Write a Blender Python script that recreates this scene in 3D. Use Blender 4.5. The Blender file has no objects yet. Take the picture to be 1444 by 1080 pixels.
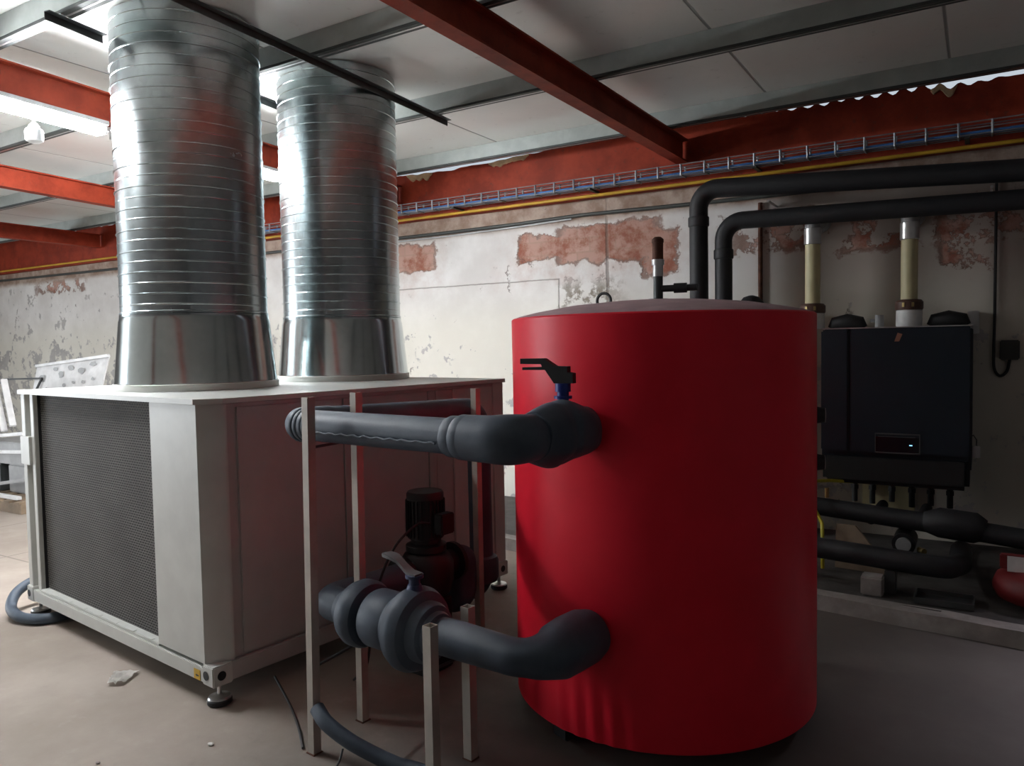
import bpy, bmesh, math, random
from mathutils import Vector, Matrix, noise
random.seed(7)
SC = bpy.context.scene
COL = SC.collection
V = Vector
PI = math.pi

# ------------------------------------------------------------------ frames
CX, CY = -2.92, 2.145                       # near corner of the air unit
AV = V((0.11667, 0.99317, 0)); NV = V((0.99317, -0.11667, 0))
def L(a, n, z):                             # air unit frame: a = along its long side, n = outward
    return V((CX, CY, 0)) + AV * a + NV * n + V((0, 0, z))
ROTL = Matrix(((NV.x, AV.x, 0), (NV.y, AV.y, 0), (0, 0, 1)))   # local x = n, y = a

# ------------------------------------------------------------------ mesh builder
class MB:
    def __init__(s): s.bm = bmesh.new()
    def box(s, lo, hi, bev=0.0, frame=None):
        lo, hi = V(lo), V(hi)
        vs = []
        for x in (lo.x, hi.x):
            for y in (lo.y, hi.y):
                for z in (lo.z, hi.z):
                    p = L(y, x, z) if frame == 'L' else V((x, y, z))
                    vs.append(s.bm.verts.new(p))
        fs = [(0,1,3,2),(4,6,7,5),(0,4,5,1),(2,3,7,6),(0,2,6,4),(1,5,7,3)]
        nf = [s.bm.faces.new([vs[i] for i in f]) for f in fs]
        if bev > 0:
            es = list({e for f in nf for e in f.edges})
            bmesh.ops.bevel(s.bm, geom=es, offset=bev, segments=2, affect='EDGES', clamp_overlap=True)
        return s
    def obox(s, c, size, rot=None, bev=0.0):           # oriented box, rot = 3x3
        c = V(c); h = V(size) * .5; vs = []
        for x in (-h.x, h.x):
            for y in (-h.y, h.y):
                for z in (-h.z, h.z):
                    p = V((x, y, z))
                    if rot: p = rot @ p
                    vs.append(s.bm.verts.new(c + p))
        fs = [(0,1,3,2),(4,6,7,5),(0,4,5,1),(2,3,7,6),(0,2,6,4),(1,5,7,3)]
        nf = [s.bm.faces.new([vs[i] for i in f]) for f in fs]
        if bev > 0:
            es = list({e for f in nf for e in f.edges})
            bmesh.ops.bevel(s.bm, geom=es, offset=bev, segments=2, affect='EDGES', clamp_overlap=True)
        return s
    def bar(s, p, q, w, h, bev=0.0):                   # rectangular bar from p to q
        p, q = V(p), V(q); d = q - p; l = d.length; d.normalize()
        up = V((0,0,1)) if abs(d.z) < .9 else V((0,1,0))
        sx = d.cross(up).normalized(); uz = sx.cross(d)
        return s.obox((p+q)/2, (w, l, h), Matrix((sx, d, uz)).transposed(), bev)
    def sweep(s, pts, rad, seg=24, cap=True, wob=0.0):
        pts = [V(p) for p in pts]; n = len(pts)
        rads = rad if isinstance(rad, (list, tuple)) else [rad]*n
        t0 = (pts[1]-pts[0]).normalized()
        up = V((0,0,1)) if abs(t0.z) < .9 else V((1,0,0))
        u = t0.cross(up).normalized(); rings = []
        for i in range(n):
            t = (pts[min(i+1,n-1)] - pts[max(i-1,0)]).normalized()
            u = (u - t*u.dot(t)).normalized(); w = t.cross(u)
            rings.append([s.bm.verts.new(pts[i] + (u*math.cos(k*2*PI/seg) + w*math.sin(k*2*PI/seg))*(rads[i] + (wob*noise.noise((pts[i]*5 + (u*math.cos(k*2*PI/seg) + w*math.sin(k*2*PI/seg))*.7)*1.6) if wob else 0))) for k in range(seg)])
        for i in range(n-1):
            for k in range(seg):
                s.bm.faces.new((rings[i][k], rings[i][(k+1)%seg], rings[i+1][(k+1)%seg], rings[i+1][k]))
        if cap:
            s.bm.faces.new(rings[0][::-1]); s.bm.faces.new(rings[-1])
        return s
    def cyl(s, p, q, r, r2=None, seg=24, bev=0.0):
        p, q = V(p), V(q)
        if bev:
            d = (q-p).normalized()
            return s.sweep([p, p+d*bev*.3, p+d*bev, q-d*bev, q-d*bev*.3, q], [r-bev, r-bev*.3, r, r2 or r, (r2 or r)-bev*.3, (r2 or r)-bev], seg)
        return s.sweep([p, q], [r, r2 or r], seg)
    def lathe(s, c, prof, seg=64, cap=True):           # vertical axis; prof = (r, z) bottom to top
        c = V(c); rings = []
        for r, z in prof:
            rings.append([s.bm.verts.new(c + V((r*math.cos(k*2*PI/seg), r*math.sin(k*2*PI/seg), z))) for k in range(seg)])
        for i in range(len(rings)-1):
            for k in range(seg):
                s.bm.faces.new((rings[i][k], rings[i][(k+1)%seg], rings[i+1][(k+1)%seg], rings[i+1][k]))
        if cap:
            s.bm.faces.new(rings[0][::-1]); s.bm.faces.new(rings[-1])
        return s
    def prism(s, poly, vec):                           # planar polygon (3D points) extruded by vec
        a = [s.bm.verts.new(V(p)) for p in poly]; b = [s.bm.verts.new(V(p)+V(vec)) for p in poly]
        n = len(a)
        s.bm.faces.new(a); s.bm.faces.new(b[::-1])
        for i in range(n): s.bm.faces.new((a[i], b[i], b[(i+1)%n], a[(i+1)%n]))
        return s
    def build(s, name, mat, parent=None, smooth=35):
        bmesh.ops.recalc_face_normals(s.bm, faces=s.bm.faces)
        me = bpy.data.meshes.new(name)
        if parent is not None:
            bmesh.ops.translate(s.bm, verts=s.bm.verts, vec=-V(parent['_o']))
        s.bm.to_mesh(me); s.bm.free()
        me.materials.append(mat)
        if smooth:
            for p in me.polygons: p.use_smooth = True
            me.set_sharp_from_angle(angle=math.radians(smooth))
        o = bpy.data.objects.new(name, me); COL.objects.link(o)
        if parent is not None:
            o.parent = parent; o['_o'] = parent['_o']
        return o

def tag(o, label, cat, group=None):
    o['label'] = label; o['category'] = cat
    if group: o['group'] = group
    return o
def thing(name, label, cat, loc, group=None):
    o = bpy.data.objects.new(name, None); COL.objects.link(o)
    o.empty_display_size = .1
    o.location = V(loc); o['_o'] = tuple(V(loc))
    return tag(o, label, cat, group)
def single(name, mb, mat, label, cat, group=None, smooth=35):
    return tag(mb.build(name, mat, None, smooth), label, cat, group)
def struct(name, mb, mat, smooth=35, parent=None):
    o = mb.build(name, mat, parent, smooth); o['kind'] = 'structure'; return o

def fillet(pts, r, steps=8):
    pts = [V(p) for p in pts]; out = [pts[0]]
    rs = r if isinstance(r, (list, tuple)) else [r]*len(pts)
    for i in range(1, len(pts)-1):
        p, a, b = pts[i], pts[i-1], pts[i+1]
        d1 = (a-p).normalized(); d2 = (b-p).normalized()
        half = d1.angle(d2)/2
        if rs[i] < 1e-4 or half > PI/2 - 1e-3:
            out.append(p); continue
        t = min(rs[i]/math.tan(half), (a-p).length*.49, (b-p).length*.49)
        rr = t*math.tan(half)
        c = p + (d1+d2).normalized()*(rr/math.sin(half))
        s, e = p+d1*t-c, p+d2*t-c
        ang = s.angle(e); ax = s.cross(e).normalized()
        for k in range(steps+1):
            out.append(c + Matrix.Rotation(ang*k/steps, 3, ax) @ s)
    out.append(pts[-1]); return out
def spline(pts, n=10):                                  # Catmull-Rom
    P = [V(p) for p in pts]; P = [P[0]*2-P[1]] + P + [P[-1]*2-P[-2]]; out = []
    for i in range(1, len(P)-2):
        for k in range(n):
            t = k/n; a,b,c,d = P[i-1],P[i],P[i+1],P[i+2]
            out.append(.5*((2*b)+(c-a)*t+(2*a-5*b+4*c-d)*t*t+(3*b-a-3*c+d)*t**3))
    out.append(P[-2]); return out

# ------------------------------------------------------------------ materials
class NT:
    def __init__(s, name):
        s.m = bpy.data.materials.new(name); s.m.use_nodes = True
        s.t = s.m.node_tree; s.b = s.t.nodes['Principled BSDF']
    def n(s, kind, **kw):
        nd = s.t.nodes.new(kind)
        for k, v in kw.items():
            if k.startswith('i_'):
                nd.inputs[k[2:].replace('_', ' ')].default_value = v
            else: setattr(nd, k, v)
        return nd
    def link(s, a, b): s.t.links.new(a, b)
    def val(s, sock, v):
        if isinstance(v, (int, float)): sock.default_value = v
        else: s.link(v, sock)
    def math(s, op, a, b=0.0, c=None, clamp=False):
        nd = s.n('ShaderNodeMath', operation=op, use_clamp=clamp)
        s.val(nd.inputs[0], a); s.val(nd.inputs[1], b)
        if c is not None: s.val(nd.inputs[2], c)
        return nd.outputs[0]
    def mix(s, f, a, b):
        nd = s.n('ShaderNodeMix', data_type='RGBA')
        s.val(nd.inputs[0], f)
        for sock, v in ((nd.inputs[6], a), (nd.inputs[7], b)):
            if isinstance(v, tuple): sock.default_value = (*v, 1) if len(v) == 3 else v
            else: s.link(v, sock)
        return nd.outputs[2]
    def noise(s, vec, scale, detail=6, rough=.6, dist=0.0):
        nd = s.n('ShaderNodeTexNoise'); nd.inputs['Scale'].default_value = scale
        nd.inputs['Detail'].default_value = detail; nd.inputs['Roughness'].default_value = rough
        nd.inputs['Distortion'].default_value = dist
        if vec is not None: s.link(vec, nd.inputs['Vector'])
        return nd.outputs['Fac'], nd.outputs['Color']
    def ramp(s, f, lo, hi):
        nd = s.n('ShaderNodeMapRange', interpolation_type='SMOOTHSTEP')
        s.link(f, nd.inputs[0]); nd.inputs[1].default_value = lo; nd.inputs[2].default_value = hi
        return nd.outputs[0]
    def pos(s):
        g = s.n('ShaderNodeNewGeometry'); x = s.n('ShaderNodeSeparateXYZ'); s.link(g.outputs['Position'], x.inputs[0])
        return g.outputs['Position'], x.outputs[0], x.outputs[1], x.outputs[2]
    def bump(s, h, strength=.3, dist=.01):
        nd = s.n('ShaderNodeBump'); nd.inputs['Strength'].default_value = strength; nd.inputs['Distance'].default_value = dist
        s.link(h, nd.inputs['Height']); s.link(nd.outputs[0], s.b.inputs['Normal'])
    def base(s, c, rough=None, metal=None):
        if isinstance(c, tuple): s.b.inputs['Base Color'].default_value = (*c, 1)
        else: s.link(c, s.b.inputs['Base Color'])
        if rough is not None: s.val(s.b.inputs['Roughness'], rough)
        if metal is not None: s.b.inputs['Metallic'].default_value = metal
        return s.m

def simple(name, c, rough=.5, metal=0.0, var=.15, scale=6, bump=0.0, bscale=40):
    t = NT(name); p = t.pos()[0]
    f, _ = t.noise(p, scale, 5)
    k = t.ramp(f, .3, .75)
    m = t.base(t.mix(k, tuple(x*(1-var) for x in c), tuple(min(1, x*(1+var)) for x in c)), rough, metal)
    if bump:
        g, _ = t.noise(p, bscale, 3); t.bump(g, bump, .004)
    return m
def emit(name, c, s):
    t = NT(name); t.b.inputs['Base Color'].default_value = (.8,.8,.8,1)
    t.b.inputs['Emission Color'].default_value = (*c, 1); t.b.inputs['Emission Strength'].default_value = s
    return t.m

def mat_wall():
    t = NT('peeling_plaster'); P, X, Y, Z = t.pos()
    nf, nc = t.noise(P, 1.6, 8, .62)
    nf2, _ = t.noise(P, 5.5, 8, .68)
    nf3, nc3 = t.noise(P, 3.2, 6, .7)
    sep = t.n('ShaderNodeSeparateColor'); t.link(nc3, sep.inputs[0])
    dx = t.math('MULTIPLY', t.math('SUBTRACT', sep.outputs[0], .5), .42)
    dz = t.math('MULTIPLY', t.math('SUBTRACT', sep.outputs[1], .5), .30)
    Xd = t.math('ADD', X, dx); Zd = t.math('ADD', Z, dz)
    def boxm(cx, cz, hx, hz, soft=.12):
        a = t.math('DIVIDE', t.math('ABSOLUTE', t.math('SUBTRACT', Xd, cx)), hx)
        b = t.math('DIVIDE', t.math('ABSOLUTE', t.math('SUBTRACT', Zd, cz)), hz)
        return t.math('SUBTRACT', 1.0, t.ramp(t.math('MAXIMUM', a, b), 1-soft, 1+soft))
    white = t.mix(t.ramp(nf, .35, .7), (.70,.675,.65), (.85,.835,.815))
    # stained, yellowed stretch behind the boiler, with a darker colour low down
    stain_and_dark = t.ramp(t.math('ADD', X, t.math('MULTIPLY', t.math('SUBTRACT', nf, .5), 1.2)), -1.9, -1.0)
    white = t.mix(t.math('MULTIPLY', stain_and_dark, .75), white, t.mix(t.ramp(Z, .8, 1.7), (.19,.145,.115), (.33,.255,.20)))
    white = t.mix(t.math('MULTIPLY', t.ramp(t.math('MULTIPLY', Z, -1.0), -2.3, -1.7), .6), white, (.80,.77,.66))
    # cement showing where paint has flaked
    low = t.ramp(t.math('MULTIPLY', Z, -1.0), -1.95, -1.55)
    left = t.math('SUBTRACT', 1.0, t.ramp(X, -11.0, -7.5))
    th = t.math('ADD', nf2, t.math('ADD', t.math('MULTIPLY', t.math('SUBTRACT', nf, .5), .35), t.math('ADD', t.math('MULTIPLY', low, .095), t.math('MULTIPLY', left, .055))))
    flake = t.ramp(th, .665, .685)
    c = t.mix(flake, white, t.mix(t.ramp(nf3, .3, .7), (.42,.41,.40), (.54,.52,.50)))
    # bare brick patches
    m = None
    for b in ((-3.63,2.54,.24,.12),(-2.95,2.54,.50,.17),(-2.42,2.42,.17,.2),(-5.25,2.56,.30,.14),(-1.35,2.48,.42,.14,1),(-.70,2.44,.24,.14,1),
              (-.12,2.36,.16,.24,1),(.35,2.46,.40,.14,1),(-9.6,2.70,.45,.09,1),(-12.2,2.68,.6,.09,1)):
        k = boxm(*b) if len(b) == 4 else t.math('MULTIPLY', boxm(*b[:4], soft=.35), t.ramp(nf2, .50, .54)); m = k if m is None else t.math('MAXIMUM', m, k)
    br = t.n('ShaderNodeTexBrick'); br.inputs['Scale'].default_value = 1.0
    br.inputs['Brick Width'].default_value = .26; br.inputs['Row Height'].default_value = .13; br.inputs['Mortar Size'].default_value = .008
    br.inputs['Color1'].default_value = (.47,.28,.225,1); br.inputs['Color2'].default_value = (.53,.34,.28,1); br.inputs['Mortar'].default_value = (.45,.29,.23,1)
    cb = t.n('ShaderNodeCombineXYZ'); t.link(X, cb.inputs[0]); t.link(Z, cb.inputs[1]); t.link(cb.outputs[0], br.inputs['Vector'])
    brick = t.mix(t.ramp(nf3, .44, .62), br.outputs['Color'], (.31,.11,.07))
    # pinkish brick dust around and below the patches
    dust = None
    for b in ((-3.1,2.42,.95,.22),(-5.2,2.45,.35,.25),(.3,2.40,.5,.25),(-1.3,2.45,.5,.14)):
        k = boxm(*b, soft=.45); dust = k if dust is None else t.math('MAXIMUM', dust, k)
    c = t.mix(t.math('MULTIPLY', dust, t.math('MULTIPLY', t.ramp(nf2, .35, .7), .45)), c, (.48,.30,.24))
    edge = t.math('MULTIPLY', t.math('MULTIPLY', m, t.math('SUBTRACT', 1.0, m)), 3.0, clamp=True)
    c = t.mix(m, c, brick)
    c = t.mix(edge, c, (.20,.11,.08))
    # grey weathered hole left of the vent, thin cracks
    hole = boxm(-3.15, 2.05, .26, .12, .5)
    c = t.mix(t.math('MULTIPLY', hole, t.ramp(nf2, .47, .53)), c, (.30,.26,.21))
    vor = t.n('ShaderNodeTexVoronoi', feature='DISTANCE_TO_EDGE'); vor.inputs['Scale'].default_value = .55
    off = t.n('ShaderNodeVectorMath', operation='MULTIPLY_ADD'); t.link(nc3, off.inputs[0]); off.inputs[1].default_value = (.5,.5,.5); t.link(P, off.inputs[2])
    t.link(off.outputs[0], vor.inputs['Vector'])
    crack = t.math('SUBTRACT', 1.0, t.ramp(vor.outputs['Distance'], .002, .008))
    crack = t.math('MULTIPLY', crack, t.ramp(nf3, .54, .62))
    def inr(v, lo, hi): return t.math('MULTIPLY', t.math('GREATER_THAN', v, lo), t.math('LESS_THAN', v, hi))
    hz = t.math('SUBTRACT', 1.0, t.ramp(t.math('ABSOLUTE', t.math('SUBTRACT', t.math('ADD', Z, t.math('MULTIPLY', dz, .08)), 2.235)), .002, .009))
    vt = t.math('SUBTRACT', 1.0, t.ramp(t.math('ABSOLUTE', t.math('SUBTRACT', t.math('ADD', X, t.math('MULTIPLY', dx, .10)), -3.45)), .003, .011))
    edge_lines = t.math('MAXIMUM', t.math('MULTIPLY', hz, inr(X, -5.5, -3.45)), t.math('MULTIPLY', vt, inr(Z, 1.75, 2.24)))
    crack = t.math('MAXIMUM', crack, t.math('MULTIPLY', edge_lines, .8))
    seam = t.math('SUBTRACT', 1.0, t.ramp(t.math('ABSOLUTE', t.math('SUBTRACT', t.math('ADD', X, t.math('MULTIPLY', dx, .15)), -2.94)), .008, .02))
    crack = t.math('MAXIMUM', crack, t.math('MULTIPLY', seam, .8))
    c = t.mix(t.math('MULTIPLY', crack, .75), c, (.16,.12,.10))
    # dirty raw band under the eaves beam
    band = t.ramp(t.math('ADD', Z, t.math('MULTIPLY', dz, .25)), 2.70, 2.79)
    c = t.mix(band, c, t.mix(t.ramp(nf2, .35, .65), (.30,.20,.15), (.50,.40,.33)))
    t.base(c, .9)
    h = t.math('SUBTRACT', t.math('MULTIPLY', nf2, .4), t.math('ADD', t.math('MAXIMUM', m, t.math('MULTIPLY', flake, .5)), crack))
    t.bump(h, .55, .012)
    return t.m

def mat_floor():
    t = NT('stained_concrete'); P, X, Y, Z = t.pos()
    f, _ = t.noise(P, 1.1, 8, .6); g, _ = t.noise(P, 7, 6, .65); h, _ = t.noise(P, 60, 3)
    c = t.mix(t.ramp(f, .35, .68), (.30,.252,.212), (.40,.345,.298))
    c = t.mix(t.math('MULTIPLY', t.ramp(g, .58, .7), .45), c, (.32,.28,.25))
    c = t.mix(t.math('SUBTRACT', .25, t.math('MULTIPLY', t.ramp(g, .3, .42), .25)), c, (.42,.37,.33))
    right_shade = t.ramp(t.math('ADD', X, t.math('ADD', t.math('MULTIPLY', f, 1.4), t.math('MULTIPLY', g, .5))), -2.0, -.6)
    c = t.mix(t.math('MULTIPLY', right_shade, .8), c, (.075,.067,.062))  # shade right of the tank, put into the floor colour
    # large slabs with joints, beyond the air unit
    def joint(v, per):
        a = t.math('ABSOLUTE', t.math('SUBTRACT', t.math('FRACT', t.math('DIVIDE', v, per)), .5))
        return t.math('SUBTRACT', 1.0, t.ramp(a, .004, .009))
    far = t.math('SUBTRACT', 1.0, t.ramp(X, -6.3, -6.2))
    j = t.math('MULTIPLY', t.math('MAXIMUM', joint(X, 1.2), joint(Y, 1.2)), far)
    c = t.mix(t.math('MULTIPLY', j, .7), c, (.15,.13,.11))
    t.base(c, t.math('ADD', .55, t.math('MULTIPLY', g, .3)))
    t.bump(t.math('ADD', t.math('MULTIPLY', h, .3), g), .2, .006)
    return t.m

def mat_ceiling():
    t = NT('white_sandwich_panel'); P, X, Y, Z = t.pos()
    f, _ = t.noise(P, .9, 5); g, _ = t.noise(P, 12, 4)
    c = t.mix(t.ramp(f, .3, .7), (.82,.83,.80), (.89,.90,.87))
    c = t.mix(t.math('MULTIPLY', t.ramp(g, .62, .75), .25), c, (.40,.39,.36))
    fr = t.math('ABSOLUTE', t.math('SUBTRACT', t.math('FRACT', t.math('DIVIDE', t.math('ADD', X, 1.4), 1.2)), .5))
    a = t.math('SUBTRACT', .5, fr)
    j = t.math('SUBTRACT', 1.0, t.ramp(a, .004, .010))
    c = t.mix(t.math('MULTIPLY', j, .75), c, (.16,.16,.15))
    t.base(c, .22); t.bump(t.math('MULTIPLY', j, -1.0), .6, .01)
    return t.m

def mat_rust():
    t = NT('red_oxide_paint'); P = t.pos()[0]
    f, _ = t.noise(P, 4, 8, .65); g, _ = t.noise(P, 22, 5)
    c = t.mix(t.ramp(f, .35, .65), (.23,.030,.014), (.36,.050,.022))
    c = t.mix(t.math('MULTIPLY', t.ramp(g, .6, .7), .5), c, (.12,.045,.03))
    t.base(c, .6); t.b.inputs['Specular IOR Level'].default_value = .2; t.bump(g, .25, .004); return t.m

def mat_zinc(name='spangled_zinc', c0=(.38,.43,.44), c1=(.54,.60,.61), r=.19):
    t = NT(name); P = t.pos()[0]
    vo = t.n('ShaderNodeTexVoronoi'); vo.inputs['Scale'].default_value = 30; t.link(P, vo.inputs['Vector'])
    s = t.n('ShaderNodeSeparateColor'); t.link(vo.outputs['Color'], s.inputs[0])
    f, _ = t.noise(P, 3, 5)
    k = t.math('ADD', t.math('MULTIPLY', s.outputs[0], .12), t.math('MULTIPLY', f, .88))
    t.base(t.mix(t.ramp(k, .25, .75), c0, c1), t.math('ADD', r, t.math('MULTIPLY', k, .12)), 1.0)
    t.bump(f, .05, .01)
    return t.m

def mat_coil():
    t = NT('finned_coil_guard'); P, X, Y, Z = t.pos()
    # frame-aligned coordinate along the face
    u = t.math('ADD', t.math('MULTIPLY', X, NV.x), t.math('MULTIPLY', Y, NV.y))
    row = t.math('DIVIDE', Z, .0135)
    par = t.math('MULTIPLY', t.math('FRACT', t.math('MULTIPLY', t.math('FLOOR', row), .5)), .5)
    fz = t.math('ABSOLUTE', t.math('SUBTRACT', t.math('FRACT', row), .5))
    fu = t.math('ABSOLUTE', t.math('SUBTRACT', t.math('FRACT', t.math('ADD', t.math('DIVIDE', u, .026), t.math('MULTIPLY', par, 2.0))), .5))
    wire = t.math('MAXIMUM', t.ramp(fz, .26, .40), t.ramp(fu, .36, .46))
    n, _ = t.noise(P, 3, 5)
    wc = t.mix(t.ramp(n, .3, .7), (.15,.142,.135), (.20,.192,.18))
    t.base(t.mix(wire, (.03,.028,.026), wc), .7, .0); t.b.inputs['Specular IOR Level'].default_value = .2
    t.bump(wire, .8, .006); return t.m

def mat_red():
    t = NT('red_vinyl_jacket'); P, X, Y, Z = t.pos()
    f, _ = t.noise(P, 2.5, 5); g, _ = t.noise(P, 18, 4)
    t.base(t.mix(t.ramp(f, .3, .7), (.74,.011,.030), (.82,.015,.038)), t.math('ADD', .34, t.math('MULTIPLY', g, .12)))
    t.b.inputs['Specular IOR Level'].default_value = .3; t.bump(f, .12, .02); return t.m

def mat_foam():
    t = NT('black_foam_insulation'); P = t.pos()[0]
    f, _ = t.noise(P, 5, 6); g, _ = t.noise(P, 90, 3)
    c = t.mix(t.ramp(f, .35, .7), (.048,.066,.092), (.078,.104,.140))
    t.base(c, t.math('ADD', .42, t.math('MULTIPLY', f, .25)))
    t.bump(t.math('ADD', f, t.math('MULTIPLY', g, .15)), .3, .008); return t.m

M = dict(dark_foam=simple('dark_insulation', (.016,.0165,.019), .6, var=.2, bump=.2, bscale=50),  # darker insulation for the wall and boiler pipes
    boiler_navy=simple('boiler_navy', (.006,.013,.022), .45, var=.1),sheet=mat_zinc('smooth_zinc_sheet', (.50,.56,.57), (.62,.68,.69), .10),dull_blue=simple('dull_blue_paint', (.03,.045,.11), .5), cast_grey=simple('cast_grey', (.085,.08,.082), .6),
    dark_slab=simple('dark_concrete', (.065,.058,.054), .8, var=.45, scale=4, bump=.4, bscale=20),vessel_red=simple('dusty_red_enamel', (.17,.009,.010), .55),
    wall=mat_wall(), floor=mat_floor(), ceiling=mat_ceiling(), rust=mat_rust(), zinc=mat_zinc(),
    purlin=simple('shaded_galvanised', (.06,.068,.066), .55, .2, var=.15), purlin_web=simple('lit_galvanised_web', (.40,.44,.42), .45, .15, var=.1), coil=mat_coil(), red=mat_red(), foam=mat_foam(),
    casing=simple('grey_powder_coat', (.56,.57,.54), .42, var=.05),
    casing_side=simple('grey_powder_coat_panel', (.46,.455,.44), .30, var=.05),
    dark_steel=simple('dark_steel', (.085,.09,.09), .5, .6),
    steel_post=simple('dusty_square_tube', (.46,.42,.37), .5, .25, bump=.1),
    black_rubber=simple('black_rubber', (.018,.018,.020), .55),
    black_plastic=simple('black_plastic', (.010,.010,.011), .6),
    blue_plastic=simple('blue_plastic', (.015,.035,.26), .4),
    white_plastic=simple('white_plastic', (.78,.78,.76), .4),
    grey_plastic=simple('grey_plastic', (.33,.33,.33), .45),
    lamp=emit('lit_diffuser', (.95,.97,1.0), 205.0),
    lens=simple('opal_lens', (.9,.9,.9), .3),
    zincplate=simple('lit_zinc_strip', (.62,.62,.62), .3, .8),
    lid=simple('dusty_grey_lid', (.46,.31,.33), .6, scale=9, var=.15),
    navy=simple('navy_casing', (.008,.012,.022), .30, var=.1),
    cream=simple('cream_plastic', (.62,.56,.33), .45, var=.06),
    brown=simple('brown_clamp', (.10,.05,.035), .5),
    yellow=simple('yellow_paint', (.62,.36,.03), .5),
    yellow_hose=simple('yellow_hose', (.62,.55,.04), .4),
    cable_blue=simple('blue_cable', (.06,.19,.50), .5),
    cable_grey=simple('grey_cable', (.55,.56,.58), .5),
    wire=simple('zinc_wire', (.34,.36,.39), .45, .5),
    paper=simple('crumpled_paper', (.74,.72,.68), .8),
    sticker=simple('yellow_sticker', (.66,.40,.02), .5),
    orange=simple('orange_sticker', (.40,.17,.11), .6),
    white_paint=simple('white_enamel', (.80,.80,.80), .35),
    wood=simple('pallet_wood', (.27,.20,.135), .8, scale=3, var=.3),
    concrete=simple('kerb_concrete', (.33,.30,.28), .85, var=.25, bump=.5, bscale=14),
    foam_filler=simple('cream_filler_foam', (.55,.40,.24), .9, var=.25),
    rusty=simple('rusty_iron', (.13,.05,.03), .75, .3, var=.4, scale=15),
    dark_wall=simple('old_grey_render', (.24,.225,.22), .9, var=.2, bump=.3),
    brass=simple('dull_brass', (.45,.33,.14), .4, .8),
    led=emit('display_light', (.25,.65,1.0), 2.0),
    glass=simple('display_glass', (.008,.010,.014), .15),
    pump=simple('dark_cast_iron', (.022,.022,.024), .5, .2),
    dirty_cable=simple('dark_conduit', (.055,.06,.055), .55),
    door=simple('door_leaf', (.35,.36,.35), .5),
)

# ------------------------------------------------------------------ the setting
X0, X1, Y0, YW, ZC = -15.5, 3.2, -4.0, 6.5, 3.47
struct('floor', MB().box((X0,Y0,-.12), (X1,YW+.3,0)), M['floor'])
cm = MB().box((X0,Y0,ZC), (X1,6.44,ZC+.09)); struct('ceiling', cm, M['ceiling'])
struct('wall_back', MB().box((X0,YW,0), (X1,YW+.3,3.10)), M['wall'])
struct('wall_right', MB().box((X1,Y0,0), (X1+.25,YW+.3,3.70)), M['dark_wall'])
# end wall with a wide goods doorway that lets the daylight in
DY0, DY1, DZ = -3.4, 1.0, 2.85
wl = MB().box((X0-.25,Y0,0), (X0,DY0,3.70)).box((X0-.25,DY1,0), (X0,YW+.3,3.70)).box((X0-.25,DY0,DZ), (X0,DY1,3.70))
struct('wall_left', wl, M['dark_wall'])
struct('door_1', MB().box((X0+.01,DY1+.02,.02), (X0+.06,DY1+2.2,2.8)), M['door'])
struct('wall_front', MB().box((X0,Y0-.25,0), (X1,Y0,3.70)), M['dark_wall'])
# raised kerb slab along the back wall
kb = MB()
def kerb_front(x): return 4.745 - (x+.70)*.1175
xs = [-5.2 + i*.22 for i in range(37)]
tops, bots = [], []
for i, x in enumerate(xs):
    w1 = (noise.noise(V((x*3,.3,1)))*.012); w2 = noise.noise(V((x*4,5,1)))*.010
    bots.append(V((x, kerb_front(x)+w1-.012, 0))); tops.append(V((x, kerb_front(x)+.012+w2, .085+w2*.5)))
bv = [kb.bm.verts.new(p) for p in bots]; tv = [kb.bm.verts.new(p) for p in tops]
rv = [kb.bm.verts.new(V((x, kerb_front(x)+.13+.02*noise.noise(V((x*3,9,2))), .086))) for x in xs]
for i in range(len(xs)-1):
    kb.bm.faces.new((bv[i], bv[i+1], tv[i+1], tv[i])); kb.bm.faces.new((tv[i], tv[i+1], rv[i+1], rv[i]))
struct('trim_1', kb, M['concrete'])
ob = MB()
fa = [ob.bm.verts.new(V((x, kerb_front(x)+.10, .02))) for x in xs]; fb = [ob.bm.verts.new(V((x, kerb_front(x)+.10, .0855))) for x in xs]; fc = [ob.bm.verts.new(V((x, YW-.002, .0855))) for x in xs]
for i in range(len(xs)-1):
    ob.bm.faces.new((fa[i], fa[i+1], fb[i+1], fb[i])); ob.bm.faces.new((fb[i], fb[i+1], fc[i+1], fc[i]))
struct('trim_3', ob, M['dark_slab'])  # slab top in a darker concrete than the kerb edge
# red oxide eaves beam with its ragged top
rbm = MB()
def ragged(x):
    n = noise.noise(V((x*2.1, 0, 3)))*.035 + noise.noise(V((x*7, 2, 3)))*.018
    drop = .050*max(0, min(1, (x+.5)/.6)) + (.014+.020*math.sin(x*52))*max(0, min(1, (x+1.9)/1.2))*max(0, min(1, (.2-x)/.4))
    drop += .15*max(0, min(1, (x-.45)/.8))
    hump = .05*max(0, 1-abs(x+4.6)/1.1)
    return 3.455 + n - drop - hump
BF = 6.43
nx = 900; xs = [X0 + (X1-X0)*i/nx for i in range(nx+1)]
f0 = [rbm.bm.verts.new(V((x, BF, 2.945 + .004*noise.noise(V((x*3,1,1)))))) for x in xs]
f1 = [rbm.bm.verts.new(V((x, BF+.004*noise.noise(V((x*5,1,4))), ragged(x)))) for x in xs]
b1 = [rbm.bm.verts.new(V((x, BF+.2, ragged(x)-.01))) for x in xs]
b0 = [rbm.bm.verts.new(V((x, BF+.2, 2.945))) for x in xs]
for i in range(nx):
    for a, b in ((f0,f1),(f1,b1),(b1,b0),(b0,f0)):
        rbm.bm.faces.new((a[i], a[i+1], b[i+1], b[i]))
rbm.bm.faces.new((f0[0], f1[0], b1[0], b0[0])); rbm.bm.faces.new((f0[-1], b0[-1], b1[-1], f1[-1]))
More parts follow.
